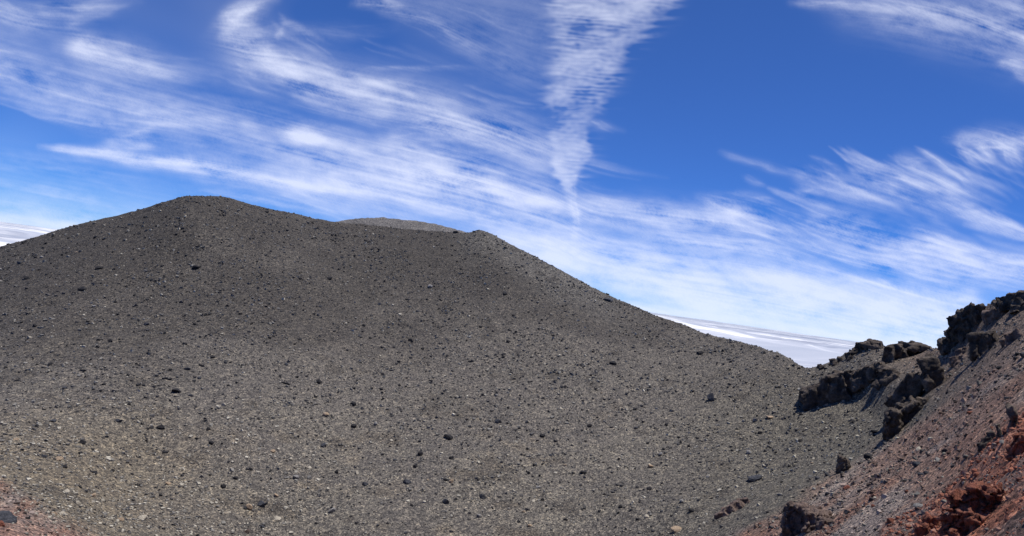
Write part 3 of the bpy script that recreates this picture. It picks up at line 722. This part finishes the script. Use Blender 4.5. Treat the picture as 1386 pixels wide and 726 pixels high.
outcrop('rubble_outcrop', 'broken brownish rubble outcrop between the lava fin and the skyline crag', M_BROWN,
    [(1282, 492, 9, 6, 1, 10), (1296, 488, 9, 6, 1, 25), (1272, 482, 6, 7, 1, 20), (1302, 478, 9, 5, 1, 25), (1290, 478, 7, 4, 1, 25)], rough=0.4, voxel=0.12, cat='rock outcrop')
outcrop('rubble_outcrop', 'brown rock hump on the ridge line between the crag and the right edge', M_BROWN,
    [(1334, 418, 9, 7, 1.2, 20), (1345, 415, 10, 7, 1.2, 18), (1340, 430, 9, 8, 1, 20), (1354, 424, 9, 6, 1, 15)], rough=0.4, voxel=0.12, cat='rock outcrop')
outcrop('rubble_outcrop', 'grey rubble outcrop on the right slope above the red streak', M_BROWN,
    [(1370, 458, 9, 7, 0.8, 20), (1384, 462, 8, 7, 0.8, 25), (1360, 465, 6, 5, 0.8, 20)], rough=0.3, voxel=0.1, cat='rock outcrop')
outcrop('brown_block', 'brown block with a black left face at the bottom edge of the red slope', M_BROWN,
    [(1080, 712, 16, 20, 1.0, 0, 48.5), (1068, 716, 8, 18, 0.8, 0, 49), (1092, 708, 12, 16, 1.0, -10, 48), (1086, 694, 10, 8, 0.8, 10, 49), (1104, 710, 15, 12, 0.9, -12, 47), (1118, 716, 12, 10, 0.8, -15, 46)], rough=0.34, voxel=0.06, cat='rock outcrop', freq=1.3)
outcrop('pointed_rock', 'pointed dark rock with a black face on the edge of the brown scree', M_LAVA,
    [(1141, 630, 8, 11, 0.6, 0), (1142, 620, 4, 7, 0.4, 0), (1150, 632, 6, 8, 0.5, -10)], rough=0.24, voxel=0.06, cat='rock', freq=1.4)
outcrop('stone_ledge', 'half buried grey stone ledge in the gravel near the bottom right', M_BROWN,
    [(976, 698, 9, 3.5, 0.5, 30), (986, 692, 10, 5, 0.5, 28), (996, 686, 9, 6, 0.5, 25), (1006, 680, 9, 4, 0.5, 20)], rough=0.16, voxel=0.07, cat='rock', freq=0.9)
# red cinder masses at the near right
outcrop('red_cinder_mass', 'largest red cinder mass with dark hollows in the near right corner', M_RED,
    [(1306, 700, 14, 22, 0.45, 15), (1328, 684, 14, 19, 0.4, -5), (1316, 662, 9, 12, 0.3, 20), (1346, 674, 10, 12, 0.3, 0), (1294, 720, 11, 14, 0.4, 20), (1340, 708, 11, 18, 0.35, 0)],
    near=0.25, rough=0.3, voxel=0.038, cat='rock outcrop', freq=2.6)
outcrop('red_cinder_mass', 'red cinder lump with a dark cave-like face on the right edge of the photo', M_RED,
    [(1370, 617, 11, 13, 0.3, 0), (1383, 604, 11, 12, 0.3, 0), (1358, 627, 7, 6, 0.25, 10)], rough=0.2, voxel=0.04, cat='rock outcrop', freq=2.6)
outcrop('red_cinder_mass', 'low red cinder lump on the bottom edge left of the largest red mass', M_RED,
    [(1260, 712, 9, 8, 0.3, 10), (1248, 722, 9, 8, 0.3, 0), (1222, 721, 7, 6, 0.25, 0)], rough=0.18, voxel=0.04, cat='rock outcrop', freq=2.6)
outcrop('dark_cinder_rock', 'upright black rock beside the right edge above the red lumps', M_LAVA,
    [(1371, 568, 5, 16, 0.3, 8), (1377, 563, 5, 11, 0.3, 0), (1382, 575, 6, 8, 0.3, 0)], rough=0.2, voxel=0.06, cat='rock', freq=1.3)
outcrop('dark_cinder_rock', 'thin upright dark rock left of the upright black rock', M_LAVA,
    [(1352, 586, 3.5, 9, 0.25, 10), (1351, 594, 3, 5, 0.25, 0)], rough=0.10, voxel=0.04, cat='rock', freq=1.3)
outcrop('dark_cinder_rock', 'broken dark rock with a pale flat top left of the thin upright one', M_LAVA,
    [(1343, 591, 5, 5, 0.25, 20), (1336, 598, 8, 5, 0.3, 20), (1330, 605, 6, 5, 0.25, 10)], rough=0.12, voxel=0.045, cat='rock', freq=1.3)

# ------------------------------------------------------------------ single boulders
def boulder_mesh(seed, mat):
    bm = bmesh.new(); bmesh.ops.create_icosphere(bm, subdivisions=2, radius=1.0)
    v = np.array([q.co[:] for q in bm.verts]); f = np.array([[q.index for q in t.verts] for t in bm.faces]); bm.free()
    r = np.random.default_rng(seed)
    for _ in range(9):                                  # flat broken faces
        n = r.standard_normal(3); n /= np.linalg.norm(n); c = r.uniform(0.42, 0.76)
        s = v @ n; k = s > c; v[k] -= ((s[k] - c) * 0.92)[:, None] * n
    v = v * (1 + 0.10 * fbm(v * 2.2 + seed * 9, 3, seed))[:, None]
    v += 0.05 * np.stack([fbm(v * 5 + seed, 2, 2), fbm(v * 5 + seed, 2, 3), fbm(v * 5 + seed, 2, 4)], -1)
    v *= np.array([1, 0.85, 0.72]) / np.abs(v).max(0)
    v[:, 2] += 0.38
    return np_mesh('boulder', v, f, mat)
VARS = {c: [boulder_mesh(100 + 10 * i + k, m) for k in range(5)] for i, (c, m) in enumerate(M_ROCK.items())}
placed = []
def boulder(px, py, w, h, colr, label=None, group=None, name='boulder', rock='rock'):
    p, r = ground_at_pixel(px, py + h * 0.45)
    s = r / F_PX / 0.95 * w * 0.5
    o = bpy.data.objects.new(name, random.choice(VARS[colr])); C.objects.link(o)
    o.location = p - np.array([0, 0, s * 0.10])
    asp = max(0.5, min(1.3, h / w / 0.75))
    o.scale = (s * random.uniform(.92, 1.08), s * random.uniform(.85, 1.1), s * asp)
    o.rotation_euler = (random.uniform(-.25, .25), random.uniform(-.25, .25), random.uniform(-0.6, 0.6) + (math.pi if random.random() < .5 else 0))
    placed.append((px, py, w))
    tag(o, label, rock, group)
    return o
NAMED = [
 (7, 699, 24, 14, 'blue', 'flat dark grey slab lying on the red soil in the bottom left corner'),
 (0, 709, 12, 8, 'red', 'reddish block just under the flat dark slab in the bottom left corner'),
 (80, 620, 11, 8, 'tan', 'pinkish tan boulder, the largest pale one near the left edge'),
 (87, 631, 8, 5, 'black', 'black stone just below the pinkish tan boulder'),
 (126, 669, 9, 7, 'tan', 'rounded orange tan boulder above the paler stones at lower left'),
 (73, 695, 8, 6, 'tan', 'left of two pale stones side by side above the red soil'),
 (84, 694, 9, 6, 'cream', 'right of two pale stones side by side above the red soil'),
 (72, 706, 5, 7, 'cream', 'slim pale yellow stone below the side by side pair'),
 (104, 680, 8, 7, 'cream', 'round whitish stone midway between the orange tan boulder and the pale pair'),
 (90, 664, 9, 6, 'cream', 'curved cream stone left of the orange tan boulder'),
 (163, 703, 8, 6, 'tan', 'yellowish stone left of the wide cream boulder at the bottom'),
 (192, 700, 12, 9, 'cream', 'wide cream boulder with a dark base at lower left'),
 (227, 654, 7, 5, 'tan', 'pale tan stone above and right of the wide cream boulder'),
 (301, 658, 8, 6, 'black', 'lone black boulder midway along the lower left slope'),
 (336, 685, 9, 9, 'tan', 'tan boulder with a black underside beside a dark cluster'),
 (354, 682, 12, 7, 'blue', 'dark blue grey rough rock beside the tan boulder'),
 (334, 718, 8, 6, 'brown', 'brown stone below the tan boulder near the bottom edge'),
 (238, 527, 14, 7, 'black', 'wide black rock high above the wide cream boulder'),
 (112, 598, 9, 6, 'black', 'blackish angular stone above the pinkish tan boulder'),
 (218, 577, 11, 7, 'black', 'jagged black rock below the wide black one'),
 (205, 578, 8, 3, 'black', 'flat black stone just left of the jagged black rock'),
 (127, 638, 11, 5, 'black', 'dark flat rock on a stained patch near the left'),
 (432, 515, 9, 6, 'black', 'solitary black boulder in the middle of the slope'),
 (441, 560, 9, 6, 'tan', 'tan stone below the solitary black boulder in mid slope'),
 (508, 573, 6, 6, 'grey', 'pale grey upright stone right of the tan stone in mid slope'),
 (607, 590, 14, 9, 'black', 'largest black rough rock low in the middle of the slope'),
 (570, 613, 9, 8, 'black', 'black boulder below and left of the largest black rough rock'),
 (610, 619, 8, 6, 'black', 'black stone below the largest black rough rock'),
 (456, 638, 7, 6, 'black', 'black stone left of a small cream one in the lower middle'),
 (483, 639, 6, 6, 'cream', 'small cream stone right of a black one in the lower middle'),
 (551, 651, 12, 8, 'blue', 'two toned dark boulder with a grey block at its foot'),
 (494, 654, 9, 7, 'blue', 'dark stone below the small cream stone in the lower middle'),
 (449, 690, 9, 9, 'grey', 'upright light grey boulder near the bottom, left of centre'),
 (375, 701, 10, 6, 'cream', 'buff flat boulder close to the bottom left of centre'),
 (373, 670, 7, 6, 'tan', 'small tan boulder above the buff flat boulder'),
 (603, 678, 9, 9, 'blue', 'upright dark grey boulder in the lower centre'),
 (611, 650, 6, 7, 'tan', 'slim tan stone above the upright dark grey boulder'),
 (653, 671, 9, 7, 'blue', 'dark stone right of the upright dark grey boulder'),
 (963, 536, 13, 13, 'blue', 'tall blue grey boulder leaning in the right half of the slope'),
 (947, 477, 10, 6, 'black', 'black boulder high on the slope above the tall blue grey one'),
 (799, 575, 8, 7, 'black', 'black boulder to the right of the lower centre'),
 (735, 588, 9, 7, 'black', 'dark stone with a pale cap left of a black boulder'),
 (790, 638, 10, 6, 'black', 'flat black stone below the black boulder right of the lower centre'),
 (880, 629, 8, 8, 'tan', 'lone orange tan boulder between the flat black stone and the blue slab'),
 (1023, 646, 19, 11, 'blue', 'large blue grey slab with a black left end near the scree edge'),
 (916, 714, 14, 10, 'tan', 'large buff capped boulder with a black base on the bottom edge'),
 (936, 691, 10, 6, 'black', 'black stone above the buff capped boulder on the bottom edge'),
 (922, 678, 8, 6, 'grey', 'pale stone above the black stone near the bottom right'),
 (863, 702, 8, 5, 'black', 'small black stone left of the buff capped boulder'),
 (840, 685, 7, 5, 'black', 'black stone farther left of the buff capped boulder'),
 (875, 698, 7, 6, 'cream', 'whitish stone left of the buff capped boulder'),
 (729, 659, 8, 5, 'grey', 'light grey stone in the lower right of the centre'),
 (958, 644, 7, 5, 'cream', 'cream stone left of the large blue grey slab'),
 (895, 614, 7, 5, 'grey', 'light stone above the lone orange tan boulder'),
 (1042, 563, 11, 6, 'tan', 'wide buff stone on the slope left of the lava ledge'),
 (1022, 567, 7, 8, 'grey', 'upright light grey stone left of the wide buff stone'),
 (1028, 585, 7, 5, 'black', 'black stone below the wide buff stone'),
 (31, 327, 5, 7, 'black', 'dark stone standing up on the skyline at the far left'),
 (264, 361, 11, 6, 'black', 'black rough rock below the summit'),
 (113, 390, 12, 6, 'black', 'wide dark rock on the upper left slope'),
 (35, 375, 10, 6, 'black', 'dark rock below the skyline stone at the far left'),
 (133, 362, 10, 5, 'black', 'dark rock above the wide dark rock on the upper left slope'),
 (47, 440, 7, 5, 'black', 'black stone on the left slope well below the skyline stone'),
 (68, 492, 7, 5, 'black', 'black stone at left between upper slope and gravel'),
 (616, 313, 9, 5, 'black', 'black rock at the dip of the skyline beside the right shoulder'),
 (362, 286, 6, 5, 'black', 'small dark stone on the skyline right of the summit'),
 (582, 387, 7, 6, 'grey', 'round grey boulder below the right shoulder'),
 (447, 375, 9, 6, 'black', 'dark rock left of the round grey boulder'),
 (556, 459, 7, 5, 'black', 'black stone below the round grey boulder'),
 (688, 461, 8, 5, 'black', 'black stone on the slope under the right shoulder'),
 (822, 404, 14, 8, 'blue', 'dark rocky lump on the descending right skyline'),
 (830, 490, 12, 6, 'black', 'dark flat rock under the descending right skyline'),
 (388, 518, 9, 5, 'black', 'dark rock left of the solitary black boulder'),
 (250, 465, 7, 5, 'black', 'black stone above the wide black rock at left'),
 (683, 397, 7, 4, 'black', 'small dark stone close under the right shoulder skyline'),
 (1242, 627, 12, 8, 'blue', 'dark pointed block in the middle of the brown scree'),
 (1244, 607, 8, 6, 'cream', 'whitish block at the top of the brown scree'),
 (1270, 622, 11, 6, 'grey', 'long pale block right of the dark pointed block'),
 (1245, 684, 14, 6, 'grey', 'flat pale slab low in the brown scree'),
 (1304, 655, 6, 5, 'cream', 'cream stone left of the largest red mass'),
 (1328, 648, 6, 11, 'brown', 'upright dark red stone above the largest red mass'),
 (1247, 642, 8, 5, 'blue', 'grey stone under the dark pointed block'),
 (1254, 639, 7, 5, 'blue', 'dark stone right under the dark pointed block'),
 (1123, 704, 9, 9, 'brown', 'brown boulder with a black left side right of the brown block'),
 (1112, 712, 7, 6, 'cream', 'pale stone between the brown block and the brown boulder'),
 (1176, 616, 12, 10, 'black', 'rough black rock right of the pointed dark rock'),
 (1183, 645, 7, 5, 'black', 'black stone on the scree below the rough black rock'),
 (1119, 640, 6, 9, 'blue', 'right of two small upright dark stones left of the brown scree'),
 (1106, 645, 7, 9, 'blue', 'left of two small upright dark stones left of the brown scree'),
 (1120, 655, 6, 10, 'blue', 'upright dark stone below the two small upright ones'),
 (1083, 596, 8, 5, 'black', 'dark stone on the gravel below the lava ledge'),
 (1155, 570, 10, 4, 'black', 'thin black rock on the slope under the lava ledge'),
 (1184, 583, 12, 7, 'black', 'dark rough rock left of the squat buttress'),
 (1084, 560, 6, 4, 'black', 'small black stone under the left end of the lava ledge'),
 (1386, 480, 10, 8, 'blue', 'blue grey rock on the right edge under the rubble'),
 (1354, 497, 8, 5, 'black', 'dark stone right of the short lava pillar'),
 (1356, 600, 9, 5, 'grey', 'flat pale stone right of the thin upright dark rock'),
]
for n in NAMED: boulder(*n)

# further loose rocks, alike and too many to tell apart
GR_L = {'black': ('small loose black lava rock, one of many strewn over the slope', 'black lava rocks strewn over the slope'),
        'blue': ('small loose dark grey rock, one of many strewn over the slope', 'dark grey rocks strewn over the slope'),
        'grey': ('small loose light grey rock, one of many strewn over the slope', 'light grey rocks strewn over the slope'),
        'cream': ('small loose cream rock, one of many strewn over the slope', 'cream rocks strewn over the slope'),
        'tan': ('small loose tan rock, one of many strewn over the slope', 'tan rocks strewn over the slope'),
        'brown': ('small loose brown rock, one of many on the reddish right slope', 'brown rocks on the reddish right slope'),
        'red': ('small loose red cinder rock, one of many on the reddish right slope', 'red rocks on the reddish right slope')}
cnt = 0
while cnt < 190:
    px = random.uniform(5, 1380)
    sy = float(np.interp(px, SIL[:, 0], SIL[:, 1]))
    py = sy + 20 + (722 - sy - 20) * random.random() ** 0.7
    if any(abs(px - a) + abs(py - b) < 11 + w for a, b, w in placed): continue
    onred = below(px, py, BROWN_R) > 0
    if 1085 < px and py < 600 and not onred: continue
    c = random.choices(['brown', 'red', 'blue', 'grey', 'black'], [5, 4, 3, 2, 2])[0] if onred else random.choices(['black', 'blue', 'grey', 'cream', 'tan'], [46, 20, 10, 7 if py > 520 else 1, 9 if py > 520 else 1])[0]
    w = min(9, (4.3 if py > sy + 140 else 3.3) * random.random() ** -0.25)
    boulder(px, py, w, w * random.uniform(.5, .85), c, *GR_L[c])
    cnt += 1

# ------------------------------------------------------------------ the countless stones of the scree, one mesh
def scree(name, label, N, rmin, rmax, pw, smin, smax, seed, expo=2.4, a0=-40, a1=41, own=0.0, light=0.0, cl=0.0):
    r = np.random.default_rng(seed)
    a = r.uniform(R(a0), R(a1), N)
    u = r.random(N)
    rad = (rmin ** (pw + 1) + u * (rmax ** (pw + 1) - rmin ** (pw + 1))) ** (1 / (pw + 1))
    x, y = rad * np.sin(a), rad * np.cos(a)
    if cl:                                              # part of them lie in clusters
        nc = int(N * cl); ci = r.integers(0, nc // 16, nc) + nc; rr_ = r.uniform(0.5, 1.9, N)[ci]
        x[:nc] = x[ci] + r.normal(0, 1, nc) * rr_; y[:nc] = y[ci] + r.normal(0, 0.8, nc) * rr_
        a, rad = np.arctan2(x, y), np.hypot(x, y)
    z = lookup(a, rad, HZg)
    if own: a, rad, x, y, z = (q_[r.random(N) * 0 + lookup(a, rad, BRg) > 0.45] for q_ in (a, rad, x, y, z)); N = len(a)
    keep = z / rad < np.interp(a, sa, st) + 0.004
    clump = fbm(p3(x, y) * 0.12, 3, 91) + 0.6 * fbm(p3(x, y) * 0.6, 2, 92)
    keep &= r.random(N) < 0.55 + 0.6 * clump
    a, rad, x, y, z = a[keep], rad[keep], x[keep], y[keep], z[keep]
    n = len(a)
    s = smin * r.random(n) ** (-1 / expo) * rad / F_PX
    s = np.minimum(s, smax * rad / F_PX) * (1 - 0.25 * sstep(95, 165, rad))
    base = lookup(a, rad, COLg); rd = lookup(a, rad, REDg); br = lookup(a, rad, BRg)
    pal = np.array([(0.028, 0.028, 0.031), (0.075, 0.072, 0.072), (0.14, 0.134, 0.128), (0.23, 0.22, 0.20), (0.38, 0.35, 0.29), (0.46, 0.43, 0.36)])
    px, py = to_pix(np.stack([x, y, z], -1))
    lw = sstep(380, 680, py)
    cw = np.cumsum([0.20, 0.22, 0.27, 0.19, 0.09, 0.03])
    q = np.clip(r.random(n) + 0.10 * lw - 0.03 + light, 0, 0.999)
    pick = pal[np.minimum(np.searchsorted(cw, q), 5)]
    colr = pick * (1 - 0.25 * br[:, None]) * r.uniform(0.75, 1.25, (n, 1))
    redc = base * r.choice([0.3, 0.6, 1.0, 1.5], n)[:, None]
    k = (r.random(n) < np.maximum(own, 0.75 * np.maximum(rd, br * 0.7)))
    colr[k] = redc[k]
    v = np.array([(i, j, k2) for i in (-1, 1) for j in (-1, 1) for k2 in (-1, 1)], float)
    V = v[None] * r.uniform(0.45, 1.0, (n, 8, 3)) * np.array([1, 1, 0.75]) * r.uniform(0.7, 1.3, (n, 1, 3))
    ang = r.uniform(0, 2 * math.pi, n); ca_, sa_ = np.cos(ang), np.sin(ang)
    tl = r.uniform(-.6, .6, n); ct_, st_ = np.cos(tl), np.sin(tl)
    y1 = V[..., 1] * ct_[:, None] - V[..., 2] * st_[:, None]; z1 = V[..., 1] * st_[:, None] + V[..., 2] * ct_[:, None]
    x2 = V[..., 0] * ca_[:, None] - y1 * sa_[:, None]; y2 = V[..., 0] * sa_[:, None] + y1 * ca_[:, None]
    W = np.stack([x2, y2, z1], -1) * (s * 0.5)[:, None, None]
    W += np.stack([x, y, z + s * 0.12], -1)[:, None]
    Fq = (BOXF[None] + (np.arange(n) * 8)[:, None, None]).reshape(-1, 4)
    o = link(name, np_mesh(name, W.reshape(-1, 3), Fq, M_STONE, np.repeat(colr, 8, 0)))
    return tag(o, label, None, None, 'stuff')
scree('scree_stones', 'countless loose grey, black and cream stones covering the whole slope', 136000, 14, 186, 0.15, 1.1, 4.2, 5, 2.7)
scree('scree_rocks', 'scattered larger loose stones over the slope', 3400, 14, 184, 0.0, 2.2, 4.6, 6, 3.4, light=0.08, cl=0.55)
scree('pale_stones', 'pale cream and tan stones strewn over the gravel at lower left', 3800, 38, 92, 0.3, 1.7, 5.0, 9, 2.8, -37, -12, light=0.42)
scree('bank_rubble', 'loose brown and grey rubble littering the right-hand bank', 9000, 18, 112, 0.2, 1.9, 6.5, 8, 2.3, 12, 41, 0.62)

def clods(N):
    r = np.random.default_rng(77)
    a = r.uniform(R(22), R(41), N); rad = r.uniform(11, 48, N)
    rd = lookup(a, rad, REDg)
    k = r.random(N) < rd * 0.75
    a, rad = a[k], rad[k]; n = len(a)
    x, y = rad * np.sin(a), rad * np.cos(a); z = lookup(a, rad, HZg)
    s = np.minimum(2.0 * r.random(n) ** (-1 / 2.3), 9) * rad / F_PX
    bm = bmesh.new(); bmesh.ops.create_icosphere(bm, subdivisions=1, radius=1.0)
    v = np.array([q.co[:] for q in bm.verts]); f = np.array([[q.index for q in t.verts] for t in bm.faces]); bm.free()
    nv = len(v)
    V = v[None] * r.uniform(0.55, 1.15, (n, nv, 1)) * r.uniform(0.7, 1.2, (n, 1, 3))
    W = V * (s * 0.5)[:, None, None] + np.stack([x, y, z + s * 0.08], -1)[:, None]
    Fs = (f[None] + (np.arange(n) * nv)[:, None, None]).reshape(-1, 3)
    pal = np.array([(0.32, 0.13, 0.082), (0.24, 0.088, 0.057), (0.14, 0.055, 0.042), (0.37, 0.20, 0.145), (0.19, 0.16, 0.145)])
    c = pal[r.choice(5, n, p=[.35, .27, .16, .1, .12])] * r.uniform(.8, 1.2, (n, 1))
    o = link('red_clods', np_mesh('red_clods', W.reshape(-1, 3), Fs, M_STONE, np.repeat(c, nv, 0)))
    tag(o, 'crumbly red cinder clods covering the near right corner', None, None, 'stuff')
clods(14000)
